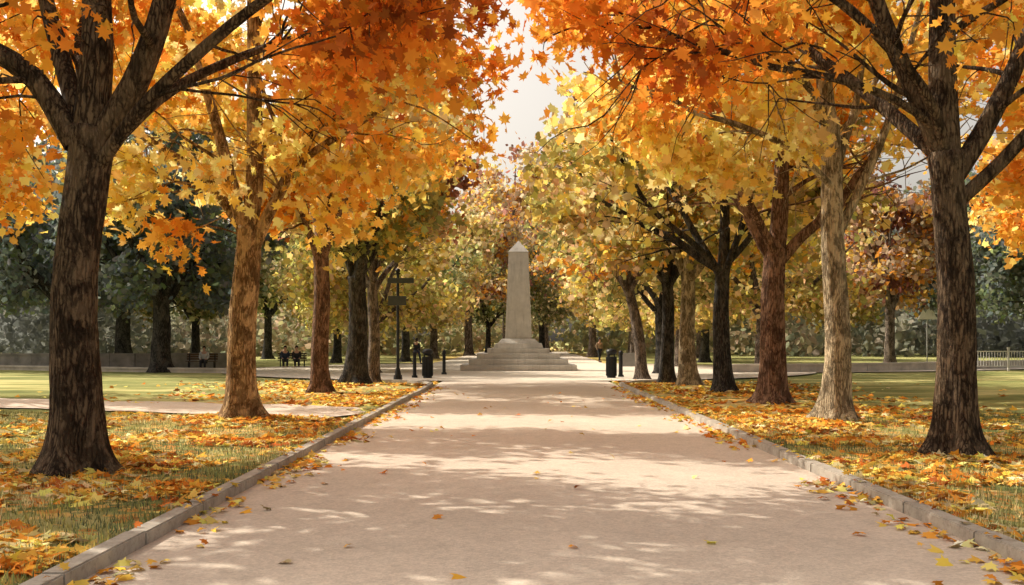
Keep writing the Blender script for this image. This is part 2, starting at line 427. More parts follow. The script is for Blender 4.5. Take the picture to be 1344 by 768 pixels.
# ------------------------------------------------------------------ avenue trees
G1 = 'trees lining the path'
def gz(x, y): return gh(x, y)
tree_specs = [
 dict(key='L1', loc=(-5.09,11.4), label='dark-barked maple with forked limbs and orange leaves beside kerb', seed=1, fork=3.95, r0=0.275, lean=(0.2,0), R=4.6, Ry=3.3, H=12, top=10.5,
   limbs=[dict(p=[(0.05,0,3.75),(-.42,.0,4.5),(-.95,-.1,4.85),(-1.7,-.3,5.3)], r=.13),
          dict(p=[(0.1,0.05,3.9),(-.25,.3,4.8),(-.6,.6,5.7),(-.9,.8,7)], r=.10),
          dict(p=[(0.2,0,3.8),(.26,.05,4.8),(.24,.1,5.8),(.3,.1,7.5)], r=.19, ext=4),
          dict(p=[(0.3,0,3.8),(.72,-.05,4.4),(1.1,-.1,5.4),(1.4,-.1,7)], r=.145, ext=3),
          dict(p=[(0.32,-.05,3.5),(1.0,-.3,4.2),(1.95,-.5,4.95),(2.9,-.6,5.6)], r=.065, ext=2.6),
          dict(p=[(0.3,.15,3.7),(.9,.8,4.6),(2.0,1.6,5.4),(3.2,2.2,5.9)], r=.06, ext=2.4),
          dict(p=[(0.1,.1,3.8),(-.3,1.0,4.6),(-.8,2.0,5.6),(-1,3,6.6)], r=.08, ext=2)],
   nleaf=13500, lsize=.19, shape=MAPLE, pal=('deep','orange','gold','orange','yellow','deep'), bark='dark', minz=5.5, sides=18, zs=.9, hole=-.24,
   extra=[(3.5,.3,5.0,.9,.35,400,('deep','rust','orange')),(4.3,-.5,5.2,.8,.3,330,('deep','rust','deep')),(2.7,.9,5.1,.7,.35,220,('orange','deep')),
          (-1.1,-.4,3.8,.35,.4,70,('orange','gold')),(.3,-1.0,4.85,.3,.25,36,('orange','gold')),(-1.5,.8,4.2,.5,.5,110,('gold','orange'))]),
 dict(key='L2', loc=(-5.31,19.2), label='brown-barked maple with yellow and orange leaves beside side path', seed=2, fork=3.7, r0=0.28, lean=(0.12,0), R=4.5, Ry=3.4, H=12.5, top=11,
   limbs=[dict(p=[(0.05,0,3.5),(-.2,0,4.6),(-.6,.1,6.0),(-.95,.2,7)], r=.12),
          dict(p=[(0.12,0,3.6),(.26,0,4.6),(.22,.1,6.5),(.2,.1,8)], r=.18, ext=4),
          dict(p=[(0.25,0,3.4),(.9,-.1,4.6),(1.5,-.2,5.8),(2,-.2,7)], r=.11, ext=3),
          dict(p=[(0.25,0,3.2),(1.1,-.4,4.7),(2.3,-.6,5.5),(3,-.8,5.9)], r=.07, ext=2),
          dict(p=[(0.1,.1,3.5),(-1,.8,4.8),(-2.2,.9,5.6),(-3,1,6.6)], r=.1, ext=2)],
   nleaf=7500, lsize=.24, shape=MAPLE, pal=('lemon','yellow','gold','orange','yellow','gold'), bark='brown', minz=5.5, sides=16, hole=-.18,
   extra=[(-1.5,-.4,4.3,.9,.6,450,('yellow','lemon','yellow','lemon')),(-2.5,-.2,4.9,.8,.4,260,('lemon','yellow')),(-1.3,-.6,3.3,.5,.35,110,('orange','gold')),(1.2,-.8,4.8,.8,.3,180,('olive','yellow','gold')),
          (2.6,-.6,4.6,.7,.4,280,('orange','gold','yellow')),(3.7,-.3,5.3,.7,.5,280,('orange','gold')),(.2,-1.2,4.3,.5,.2,70,('yellow','lemon','gold')),(1.9,-.2,3.9,.5,.3,120,('gold','yellow')),
          (4.5,.2,6.8,.5,.5,150,('orange','deep')),(4.8,-.2,7.9,.5,.5,130,('rust','deep'))]),
 dict(key='L3', loc=(-5.63,28.6), label='grey-brown maple with orange crown on leaf-covered grass', seed=3, fork=3.9, r0=0.26, R=4.5, Ry=3.6, H=12.5, nleaf=8500, lsize=.26,
   pal=('yellow','gold','lemon','straw','orange'), bark='red', minz=4.7, sides=12, hole=-.2),
 dict(key='L4', loc=(-5.5,34.3), label='thick blackish maple with olive-green crown beside kerb', seed=4, fork=3.7, r0=0.35, R=3.9, H=11.5, nleaf=7500, lsize=.27,
   pal=('olive','moss','olive','gold','fawn'), bark='black', minz=4.3, sides=12),
 dict(key='L5', loc=(-5.4,37.6), label='slim grey maple with reddish-brown crown near signpost', seed=5, fork=3.9, r0=0.23, R=3.6, H=12, nleaf=6000, lsize=.28,
   pal=('wine','rust','olive','fawn'), bark='grey', minz=5.4, sides=10),
 dict(key='R1', loc=(5.68,12.8), label='dark-barked maple with spreading limbs and orange crown', seed=11, fork=3.9, r0=0.25, lean=(-.15,0), R=5.0, H=12,
   limbs=[dict(p=[(-.2,0,3.85),(-.55,-.1,4.55),(-.85,-.1,5.2),(-1.2,-.2,6)], r=.12, ext=3.4),
          dict(p=[(-.2,-.1,3.9),(-.6,-.4,4.6),(-1.5,-.7,5.4),(-2.4,-.9,5.95)], r=.055, ext=2.6),
          dict(p=[(-.2,-.1,4.1),(-.9,-.3,4.5),(-1.7,-.4,4.75),(-2.5,-.4,4.9)], r=.035, ext=1.5),
          dict(p=[(-.15,0,3.7),(-.18,.05,4.8),(-.18,.05,6),(-.1,.1,7.5)], r=.185, ext=4),
          dict(p=[(-.05,0,3.6),(.3,0,4.15),(.7,.05,4.9),(1.0,.1,5.6)], r=.125, ext=3.4),
          dict(p=[(.0,-.05,3.3),(.45,-.2,3.75),(.95,-.3,4.3),(1.8,-.4,5)], r=.08, ext=3),
          dict(p=[(-.1,.1,3.8),(-.8,1,4.9),(-1.6,2,6),(-2,3,7)], r=.09, ext=2)],
   nleaf=8500, lsize=.19, shape=MAPLE, pal=('orange','gold','deep','gold','yellow','orange'), bark='dark', minz=5.7, sides=18, zs=.9, hole=-.2,
   extra=[(-3.7,-.2,5.1,.9,.4,420,('deep','rust','orange')),(-4.6,.2,5.5,.7,.35,260,('orange','deep')),(-2.7,.5,5.3,.8,.3,220,('orange','gold','deep')),
          (-2.6,-.5,5.1,.6,.2,100,('orange','gold')),(-.1,-1.2,5.1,.4,.2,40,('gold','orange')),(1.3,.5,4.9,.5,.3,90,('gold','orange'))]),
 dict(key='R2', loc=(5.97,18.5), label='pale tan-barked maple with bright yellow leaves', seed=12, fork=5.6, r0=0.255, lean=(-.16,0), R=4.8, H=12.5, top_r=.7,
   limbs=[dict(p=[(-.02,0,3.4),(.3,-.05,4.1),(.7,-.1,5.0),(1.0,-.2,5.9)], r=.085, ext=3),
          dict(p=[(-.1,0,4.2),(.1,.1,5.0),(.4,.2,5.9),(.6,.3,7)], r=.07),
          dict(p=[(-.15,0,5.3),(-.25,.05,6.5),(-.3,.1,8)], r=.17, ext=3),
          dict(p=[(-.15,0,5.3),(-.7,-.3,6.2),(-1.5,-.4,7.0),(-2.2,-.5,7.6)], r=.08, ext=2.4),
          dict(p=[(-.12,-.1,4.3),(-1,-.6,4.9),(-2,-.8,5.3),(-2.8,-.9,5.5)], r=.05, ext=1.5),
          dict(p=[(-.1,.1,4.8),(.6,1,5.8),(1.4,2,6.8)], r=.08, ext=2)],
   nleaf=7500, lsize=.24, shape=MAPLE, pal=('yellow','gold','orange','gold','yellow','lemon'), bark='tan', minz=6.3, sides=16, hole=-.2,
   extra=[(-1.8,-.6,4.8,.8,.45,460,('yellow','lemon','lemon')),(-1.2,-.3,5.6,.5,.4,200,('lemon','yellow')),(-2.9,-.5,5.0,.7,.4,340,('yellow','lemon','lemon')),
          (-3.6,-.2,5.6,.6,.4,200,('gold','orange')),(1.6,.5,5.6,.6,.4,130,('yellow','gold')),(-4.9,.2,7.2,.5,.5,150,('gold','orange')),(-5.2,-.2,8.0,.4,.4,110,('orange','deep'))]),
 dict(key='R3', loc=(5.94,23.2), label='reddish-brown maple with low forked limbs and golden crown', seed=13, fork=3.6, r0=0.30, lean=(.1,0), R=4.7, H=12,
   limbs=[dict(p=[(0,0,3.4),(-.35,0,4.0),(-.8,-.1,4.9),(-1.2,-.1,6)], r=.14, ext=3),
          dict(p=[(.1,0,3.3),(.2,0,4.5),(.25,0,6),(.2,0,7.5)], r=.22, ext=3.5),
          dict(p=[(.2,0,3.3),(.7,-.1,3.9),(1.4,-.2,4.5),(1.9,-.2,5.2)], r=.13, ext=3),
          dict(p=[(.1,.1,3.4),(-.4,1,4.6),(-.9,2,6)], r=.12, ext=2.5),
          dict(p=[(.1,-.1,3.4),(-.9,-.9,4.8),(-1.9,-1.4,5.6)], r=.09, ext=2)],
   nleaf=8000, lsize=.25, pal=('gold','yellow','orange','lemon','yellow'), bark='red', minz=5.4, sides=14, hole=-.2),
 dict(key='R4', loc=(5.9,28.6), label='dark maple with olive-gold crown beside kerb', seed=14, fork=3.6, r0=0.25, R=4.8, H=12, nleaf=8000, lsize=.26,
   pal=('olive','yellow','straw','fawn','olive'), bark='black', minz=4.2, sides=12),
 dict(key='R5', loc=(5.7,33.2), label='light tan maple with yellowish crown', seed=15, fork=3.8, r0=0.28, R=4.5, H=12.5, nleaf=7500, lsize=.27,
   pal=('straw','olive','gold','olive'), bark='tan', minz=3.9, sides=12),
 dict(key='R6', loc=(5.6,36.9), label='slim dark maple with olive and rust crown', seed=16, fork=3.9, r0=0.26, R=4.4, H=13, nleaf=7500, lsize=.28,
   pal=('olive','fawn','gold','orange'), bark='black', minz=4.0, sides=10),
 dict(key='R7', loc=(5.15,40.5), label='leaning grey maple with rusty gold crown near bin', seed=17, fork=3.7, r0=0.24, lean=(-.55,0), R=4.0, H=13.5, nleaf=6500, lsize=.30,
   pal=('olive','orange','wine','olive'), bark='grey', minz=4.3, sides=10),
]
MS = {}
for s in tree_specs:
    s = dict(s); key = s.pop('key'); loc = s.pop('loc'); label = s.pop('label'); s['barkm'] = s.pop('bark')
    MS[key] = make_tree_meshes(key, **s)
    place_tree(MS[key], (loc[0], loc[1], gz(*loc)-0.02), label, G1)
MS['S'] = make_tree_meshes('S', 31, fork=3.8, r0=.3, R=5.0, H=12.0, nleaf=7500, lsize=.28, pal=('gold','yellow','orange','gold','lemon'), barkm='dark', minz=4.6, sides=10)
for (x, y, r, t, lab) in [(-17,27,.3,(1,.95,.95),'orange-leaved maple on lawn by side path'), (15.2,23,2.1,(1,.9,.85),'orange maple on sunny lawn'),
        (-12.3,12.9,4.0,(1,.95,1),'golden maple added out of view to shade near lawn'),(21,36,3.0,(1,.9,.85),'orange maple on lawn')]:  # the golden one is unseen, added to shade the foreground and nearest left trunk
    place_tree(MS['S'], (x, y, gz(x, y)-.02), lab, 'trees on the lawns', rot=r, tint=t)

far = {}
fk = dict(shape=KITE, sides=8, sig=.5, twigs=3)
far['gold'] = make_tree_meshes('fg', 41, fork=3.2, r0=.3, R=5.2, H=13, nleaf=10000, lsize=.34, pal=('straw','yellow','olive','fawn','olive'), barkm='grey', minz=2.4, **fk)
far['rust'] = make_tree_meshes('fr', 42, fork=4, r0=.33, R=5.6, H=15, nleaf=10000, lsize=.35, pal=('wine','orange','fawn','fawn','gold'), barkm='grey', minz=3.4, **fk)
far['olive'] = make_tree_meshes('fo', 43, fork=3.4, r0=.33, R=5.6, H=14, nleaf=10000, lsize=.35, pal=('olive','moss','straw','moss','olive'), barkm='black', minz=2.8, **fk)
far['dusk'] = make_tree_meshes('fd', 44, fork=3.8, r0=.5, R=6.4, H=15, nleaf=14000, lsize=.36, pal=('dusk','slate','green','dusk'), barkm='black', minz=2.2, **fk)
farlist = [  # last item: leaf tint; values above one paint distance haze into the colour
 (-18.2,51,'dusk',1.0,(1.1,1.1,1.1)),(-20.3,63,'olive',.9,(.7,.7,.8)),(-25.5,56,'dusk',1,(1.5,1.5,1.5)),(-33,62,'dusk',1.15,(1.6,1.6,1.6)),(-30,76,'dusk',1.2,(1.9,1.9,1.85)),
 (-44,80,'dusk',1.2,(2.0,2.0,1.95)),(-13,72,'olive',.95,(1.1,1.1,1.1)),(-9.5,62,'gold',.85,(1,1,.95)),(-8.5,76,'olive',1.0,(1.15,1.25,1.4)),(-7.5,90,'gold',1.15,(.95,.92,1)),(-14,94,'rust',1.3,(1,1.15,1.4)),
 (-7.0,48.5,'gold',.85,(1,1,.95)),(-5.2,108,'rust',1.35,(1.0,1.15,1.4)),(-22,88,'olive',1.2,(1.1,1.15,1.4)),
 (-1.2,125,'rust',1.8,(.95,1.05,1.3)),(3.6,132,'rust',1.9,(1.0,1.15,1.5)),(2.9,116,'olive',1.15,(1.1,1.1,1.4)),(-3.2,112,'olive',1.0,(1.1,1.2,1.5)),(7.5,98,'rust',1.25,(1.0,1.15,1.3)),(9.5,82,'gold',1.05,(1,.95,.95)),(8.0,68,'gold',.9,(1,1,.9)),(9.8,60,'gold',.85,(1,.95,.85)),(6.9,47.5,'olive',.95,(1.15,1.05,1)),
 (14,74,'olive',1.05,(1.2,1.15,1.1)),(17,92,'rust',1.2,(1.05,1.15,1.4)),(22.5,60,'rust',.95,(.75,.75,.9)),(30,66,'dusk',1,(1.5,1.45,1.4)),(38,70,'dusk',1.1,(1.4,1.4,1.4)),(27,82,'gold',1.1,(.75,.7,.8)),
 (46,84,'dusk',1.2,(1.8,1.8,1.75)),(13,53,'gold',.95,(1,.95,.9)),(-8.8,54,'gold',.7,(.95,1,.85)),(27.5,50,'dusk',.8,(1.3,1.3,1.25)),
]
lab = {'gold':'yellow-gold leafy tree on parkland lawn','rust':'rust-orange leafy tree on parkland lawn','olive':'olive-green leafy tree with dark trunk','dusk':'tall dark grey-green tree with thick trunk'}
rngp = random.Random(5)
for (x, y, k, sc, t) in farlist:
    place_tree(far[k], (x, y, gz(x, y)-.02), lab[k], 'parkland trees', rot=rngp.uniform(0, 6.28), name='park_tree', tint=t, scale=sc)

rng = np.random.default_rng(77)
cl = []
for i in range(1500):
    a = rng.uniform(-0.75, 0.75); d = rng.uniform(105, 165)
    if abs(a) < .07: d = rng.uniform(140, 175)
    hmax = 15+5*math.sin(a*9+1)+3*math.sin(a*23)
    cl.append((d*math.sin(a), d*math.cos(a), rng.uniform(0.0, 1)**1.3*max(4, hmax), a))
cl = np.array(cl); ii = rng.integers(0, len(cl), 100000)
P = cl[ii, :3]+rng.normal(0, 1.4, (len(ii), 3)); P[:, 2] = np.abs(P[:, 2])
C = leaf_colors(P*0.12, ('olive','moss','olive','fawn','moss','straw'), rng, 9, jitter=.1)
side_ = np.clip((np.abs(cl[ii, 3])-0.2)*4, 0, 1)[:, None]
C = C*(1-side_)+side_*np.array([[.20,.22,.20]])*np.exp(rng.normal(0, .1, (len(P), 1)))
C = C*.72+.10  # lifts and flattens the leaf colours to paint in distance haze
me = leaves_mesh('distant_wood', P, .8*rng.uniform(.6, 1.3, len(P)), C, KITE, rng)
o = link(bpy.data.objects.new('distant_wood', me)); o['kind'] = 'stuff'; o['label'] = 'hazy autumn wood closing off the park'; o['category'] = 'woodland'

# ------------------------------------------------------------------ leaf litter + grass
rng = np.random.default_rng(5)
P = []; S = []
def occ(x, y):
    return abs((y-20.2)-(-(x+3.2))*0.36) < 1.3 and x < -3.2
def put(n, fn, s0, s1, keepf=None):
    k = 0
    while k < n:
        x, y = fn()
        if keepf and not keepf(x, y): continue
        z = gh(x, y)
        if GL < x < GR: 
            if x < PL or x > PR: z = 0.108
            else:
                c = (x-(PL+PR)/2)/((PR-PL)/2); z = 0.03*(1-c*c)
        P.append((x, y, z+0.02+rng.uniform(0, .025))); S.append(rng.uniform(s0, s1)); k += 1
def nz(x, y, sc=0.7): return noise.noise(Vector((x*sc, y*sc, 2.2)))+0.5*noise.noise(Vector((x*sc*3, y*sc*3, 7.2)))
def corner(y): return 0.5*max(0, min(1, (9.8-y)/3))
put(5000, lambda: (GL-0.05-abs(rng.normal(0, 2.4)), 5+rng.uniform(0, 1)**1.1*15), .10, .24, lambda x, y: nz(x, y) > rng.uniform(-.25, .3)+corner(y) and not occ(x, y))
put(5000, lambda: (GR+0.05+abs(rng.normal(0, 2.6)), 6+rng.uniform(0, 1)**1.1*16), .10, .24, lambda x, y: nz(x, y) > rng.uniform(-.25, .3)+corner(y-1.2))
put(4000, lambda: (GL-abs(rng.normal(0, 3)), rng.uniform(20, 40)), .14, .26, lambda x, y: nz(x, y, .4) > rng.uniform(-.35, .3) and not occ(x, y))
put(4000, lambda: (GR+abs(rng.normal(0, 3)), rng.uniform(20, 40)), .14, .26, lambda x, y: nz(x, y, .4) > rng.uniform(-.35, .3))
put(550, lambda: (PL+abs(rng.normal(0, .22)), rng.uniform(6, 34)), .07, .16, lambda x, y: nz(x, y, .5) > rng.uniform(-.4, .4))
put(550, lambda: (PR-abs(rng.normal(0, .22)), rng.uniform(6, 34)), .07, .16, lambda x, y: nz(x, y, .5) > rng.uniform(-.4, .4))
put(80, lambda: (rng.uniform(PL, PR), rng.uniform(5.5, 30)), .07, .13)
put(60, lambda: (PL-rng.uniform(0, .15), rng.uniform(6, 30)), .06, .13)
put(60, lambda: (PR+rng.uniform(0, .15), rng.uniform(6, 30)), .06, .13)
P = np.array(P); S = np.array(S)
C = leaf_colors(P, ('deep','orange','gold','yellow','orange','straw','gold','rust'), rng, 2, 1.2, .30)*0.92
me = leaves_mesh('fallen_leaves', P, S, C, MAPLE, rng, flat=.62, fold=.45, mat=LITTER)
o = link(bpy.data.objects.new('fallen_leaves', me)); o['kind'] = 'stuff'; o['label'] = 'scattered orange and brown fallen maple leaves'; o['category'] = 'leaves'
n = 120000
yy = 5+16*rng.uniform(0, 1, n)**1.3; sd = rng.uniform(0, 1, n) < .5
off = rng.uniform(0, 1, n)**1.25*10
xx = np.where(sd, GL-0.01-off, GR+0.01+off)
keep = np.array([not occ(x, y) for x, y in zip(xx, yy)]); xx = xx[keep]; yy = yy[keep]
P = np.array([(x, y, gh(x, y)-.005) for x, y in zip(xx, yy)])
C = leaf_colors(P, ('moss','green','olive','moss','straw'), rng, 6, .45, .3)*1.05
me = leaves_mesh('grass', P, rng.uniform(.035, .085, len(P)), C, BLADE*np.array([1.6, 1]), rng, mat=GRASSM, upright=True)
o = link(bpy.data.objects.new('grass', me)); o['kind'] = 'stuff'; o['label'] = 'short green and straw-coloured grass'; o['category'] = 'grass'

# ------------------------------------------------------------------ monument
m, nt, out = newmat('monument_stone'); v = objcoord(nt)
sc = ramp(nt, noisef(nt, v, 1.3, 6, 0.7), [(0.3, (.42,.39,.355)), (0.7, (.60,.565,.515))])
vz = objcoord(nt, (4, 4, .4))
sc = mixc(nt, sc, (.24,.22,.20), math_(nt, 'MULTIPLY', ramp(nt, noisef(nt, vz, 1.5, 5, 0.7), [(0.5, (0,0,0)), (0.7, (1,1,1))]), 0.5))
finish(nt, out, sc, 0.9, noisef(nt, v, 14, 6, 0.7), 0.35, 0.02, spec=0.2)
STONE = m
mon = empty('obelisk_monument', (OC[0], OC[1], 0.036), 'tall grey stone obelisk on stepped square base', 'monument')
z = 0
for i, (w, h) in enumerate([(6.0, .30), (5.15, .30), (4.35, .28), (3.3, .26)]):
    bm = bmesh.new()
    nb = max(3, int(w/1.05))
    bm_box(bm, (0, 0, z+h/2-0.003), (w-0.05, w-0.05, h-0.006))
    bw = w/nb
    for sgn in (-1, 1):
        for q in range(nb):
            c = -w/2+bw*(q+.5)
            bm_box(bm, (c, sgn*(w/2-.15), z+h/2), (bw-.014, .3, h))
            if 0 < q < nb-1: bm_box(bm, (sgn*(w/2-.15), c, z+h/2), (.3, bw-.014, h))
    o = bm_obj('step', bm, STONE, mon); z += h
bm = bmesh.new(); bm_box(bm, (0, 0, z+.14), (2.65, 2.65, .28), taper=.93); bm_box(bm, (0, 0, z+.40), (2.2, 2.2, .235), taper=.80)
bm_obj('pedestal', bm, STONE, mon, bevel=.02); z += .52
bm = bmesh.new()
w0, w1 = 1.44/2, 1.06/2; zt = 6.30; za = 6.98
lv = [(z, w0), (zt, w1), (zt+.001, w1+.02), (zt+.04, w1+.02)]
rings = []
for zz, w in lv: rings.append([bm.verts.new((sx_*w, sy_*w, zz)) for sx_, sy_ in ((-1,-1),(1,-1),(1,1),(-1,1))])
for a, b in zip(rings[:-1], rings[1:]):
    for j in range(4): bm.faces.new((a[j], a[(j+1) % 4], b[(j+1) % 4], b[j]))
ap = bm.verts.new((0, 0, za))
for j in range(4): bm.faces.new((rings[-1][j], rings[-1][(j+1) % 4], ap))
bm_obj('shaft', bm, STONE, mon)

# ------------------------------------------------------------------ street furniture
IRON = simple('black_iron', (.022,.024,.026), .5, .3, 12, .3)
SIGNM = simple('dark_sign_panel', (.055,.065,.065), .5, .2, 5)
sp = empty('signpost', (-4.72, 39.6, -0.02), 'black iron signpost with two dark direction boards', 'signpost')
bm = bmesh.new(); bm_cyl(bm, (0,0,.12), .19, .16, .26); bm_cyl(bm, (0,0,.38), .13, .085, .28); bm_cyl(bm, (0,0,2.25), .062, .055, 4.0); bm_cyl(bm, (0,0,4.28), .10, .10, .06)
bmesh.ops.create_uvsphere(bm, u_segments=12, v_segments=8, radius=.1, matrix=Matrix.Translation((0,0,4.4))); bm_obj('pole', bm, IRON, sp, smooth=False)
for (cx, cz, w, h) in [(.12, 4.0, 1.05, .21), (-.02, 3.2, .72, .38)]:
    bm = bmesh.new(); bm_box(bm, (cx, -.095, cz), (w, .05, h)); bm_box(bm, (0, -.04, cz), (.16, .1, h*.5))
    bm_obj('sign_board', bm, SIGNM, sp, bevel=.012)
def litter_bin(x, y, lab):
    e = empty('litter_bin', (x, y, -.0), lab, 'bin', 'litter bins by the plaza')
    e.scale = (.92, .92, .95)
    bm = bmesh.new(); bm_cyl(bm, (0,0,.06), .2, .2, .12, 20); bm_cyl(bm, (0,0,.54), .215, .235, .86, 20)
    for i in range(20):
        a = i*math.pi/10; bm_box(bm, (math.cos(a)*.235, math.sin(a)*.235, .54), (.03, .025, .82), rot=Matrix.Rotation(a, 3, 'Z'))
    bm_obj('body', bm, IRON, e)
    bm = bmesh.new()
    for a in (0.8, 2.4, 3.9, 5.5): bm_box(bm, (math.cos(a)*.19, math.sin(a)*.19, 1.06), (.035, .035, .24))
    bmesh.ops.create_uvsphere(bm, u_segments=20, v_segments=10, radius=.25, matrix=Matrix.Translation((0,0,1.18)) @ Matrix.Scale(.6, 4, (0,0,1)))
    bm_obj('hood', bm, IRON, e, smooth=True)
    return e
litter_bin(-3.72, 41.6, 'round black slatted bin with domed hood'); litter_bin(3.98, 41.8, 'round black slatted bin with domed hood')
for (x, y) in [(-4.3, 42.0), (-3.35, 46.0), (4.3, 46.5), (4.5, 42.9)]:
    e = empty('bollard', (x, y, 0), 'short black iron bollard at plaza edge', 'bollard', 'bollards at plaza edge')
    bm = bmesh.new(); bm_cyl(bm, (0,0,.06), .13, .12, .14); bm_cyl(bm, (0,0,.55), .08, .07, .9); bm_obj('post', bm, IRON, e, bevel=0)
    bm = bmesh.new(); bm_cyl(bm, (0,0,1.02), .1, .1, .05); bmesh.ops.create_uvsphere(bm, u_segments=12, v_segments=8, radius=.085, matrix=Matrix.Translation((0,0,1.09))); bm_obj('cap', bm, IRON, e)
GREYP = simple('grey_panel', (.30,.30,.29), .6, .15, 4)
e = empty('information_board', (5.0, 44, 0.03), 'grey information board on two short posts', 'sign')
bm = bmesh.new(); bm_box(bm, (0,0,.72), (.85,.05,.6)); bm_obj('board', bm, GREYP, e, bevel=.01)
for sx_ in (-.46, .46):
    bm = bmesh.new(); bm_cyl(bm, (sx_,0,.55), .03, .03, 1.1, 10); bm_obj('leg', bm, IRON, e)

WALLM = simple('low_wall_stone', (.27,.25,.23), .9, .35, 1.6, bstr=.4)
WALLL = simple('pale_wall_stone', (.50,.45,.39), .9, .25, 1.6, bstr=.4)
def low_wall(pts, h, w, mat, lab):
    P = resample([(*p, 0) for p in pts], 1.6)
    e = empty('low_wall', (P[0][0], P[0][1], -.03), lab, 'wall')
    for nm, zc, hh, ww in (('wall_body', h/2, h, w), ('coping', h+.045, .09, w+.1)):
        bm = bmesh.new()
        for a, b in zip(P[:-1], P[1:]):
            d = b-a; L = np.linalg.norm(d); c = (a+b)/2-P[0]
            bm_box(bm, (c[0], c[1], zc), (L-.008, ww, hh), rot=Matrix.Rotation(math.atan2(d[1], d[0]), 3, 'Z'))
        bm_obj(nm, bm, mat, e)
low_wall([(-44,61),(-30,58),(-22,57.5),(-16,60)], .8, .4, WALLM, 'long low grey stone wall along the lawn')
low_wall([(10.5,49),(18,51.5),(27,57),(40,66)], .38, .4, WALLL, 'long low pale stone wall edging the lawn')
low_wall([(-14,49.6),(-20,51.6),(-30,56),(-44,61.5)][::-1], .16, .3, WALLL, 'pale stone edging beside the park road')

WHITE = simple('white_painted_metal', (.72,.71,.68), .5, .08, 6)
e = empty('railing_fence', (24.3, 53.5, -.03), 'low white metal railing beside lawn', 'fence')
bm = bmesh.new()
for zc in (.25, 1.05): bm_box(bm, (3.2, 0, zc), (6.4, .04, .05))
bm_obj('rail', bm, WHITE, e)
bm = bmesh.new()
for i in range(43):
    bm_box(bm, (i*.15+.05, 0, .65), (.025, .025, .76))
o = bm_obj('railing_bars', bm, WHITE, e)
for i in range(4):
    bm = bmesh.new(); bm_box(bm, (i*2.13, 0, .6), (.09, .09, 1.22)); bm_box(bm, (i*2.13, 0, 1.24), (.12, .12, .05)); bm_obj('post', bm, WHITE, e)

e = empty('road_sign', (26.6, 64.5, -.03), 'pale triangular road sign on thin pole', 'sign')
bm = bmesh.new(); bm_cyl(bm, (0,0,1.9), .04, .04, 3.8, 10); bm_obj('pole', bm, GREYP, e)
bm = bmesh.new()
vv = [bm.verts.new((x, y, z)) for y in (-.08, -.05) for x, z in ((-.65, 3.0), (.65, 3.0), (0, 4.1))]
bm.faces.new(vv[:3]); bm.faces.new(vv[3:][::-1])
for j in range(3): bm.faces.new((vv[j], vv[j+3], vv[(j+1) % 3+3], vv[(j+1) % 3]))
bmesh.ops.recalc_face_normals(bm, faces=bm.faces); bm_obj('sign_plate', bm, WHITE, e)

WOOD = simple('bench_wood', (.10,.06,.035), .7, .3, 8)
def bench(x, y, rot, lab):
    e = empty('park_bench', (x, y, -.03), lab, 'bench', 'benches by the park road', rot)
    bm = bmesh.new()
    for i in range(4): bm_box(bm, (0, -.18+i*.12, .45), (1.7, .1, .035))
    bm_obj('seat', bm, WOOD, e)
    bm = bmesh.new()
    for i in range(3): bm_box(bm, (0, .25+i*.03, .58+i*.13), (1.7, .03, .1))
    bm_obj('backrest', bm, WOOD, e)
    for sx_ in (-.7, .7):
        bm = bmesh.new(); bm_box(bm, (sx_, -.15, .215), (.06,.06,.43)); bm_box(bm, (sx_, .22, .43), (.06,.06,.86)); bm_box(bm, (sx_, .03, .4), (.06,.4,.05)); bm_obj('leg', bm, IRON, e)
def skin(name, verts, edges, radii, mat, parent, root=0, sub=2):
    me = bpy.data.meshes.new(name); me.from_pydata(verts, edges, [])
    o = link(bpy.data.objects.new(name, me)); o.parent = parent; me.materials.append(mat)
    mo = o.modifiers.new('Skin', 'SKIN'); mo.use_smooth_shade = True
    for i, r in enumerate(radii):
        sv = me.skin_vertices[0].data[i]; rr = r if isinstance(r, tuple) else (r, r)
        sv.radius = rr; sv.use_root = (i == root)
    sb = o.modifiers.new('Sub', 'SUBSURF'); sb.levels = sub; sb.render_levels = sub
    return o
SKINM = simple('skin', (.45,.26,.18), .6, .05); HAIR = simple('dark_hair', (.02,.014,.01), .7, .2)
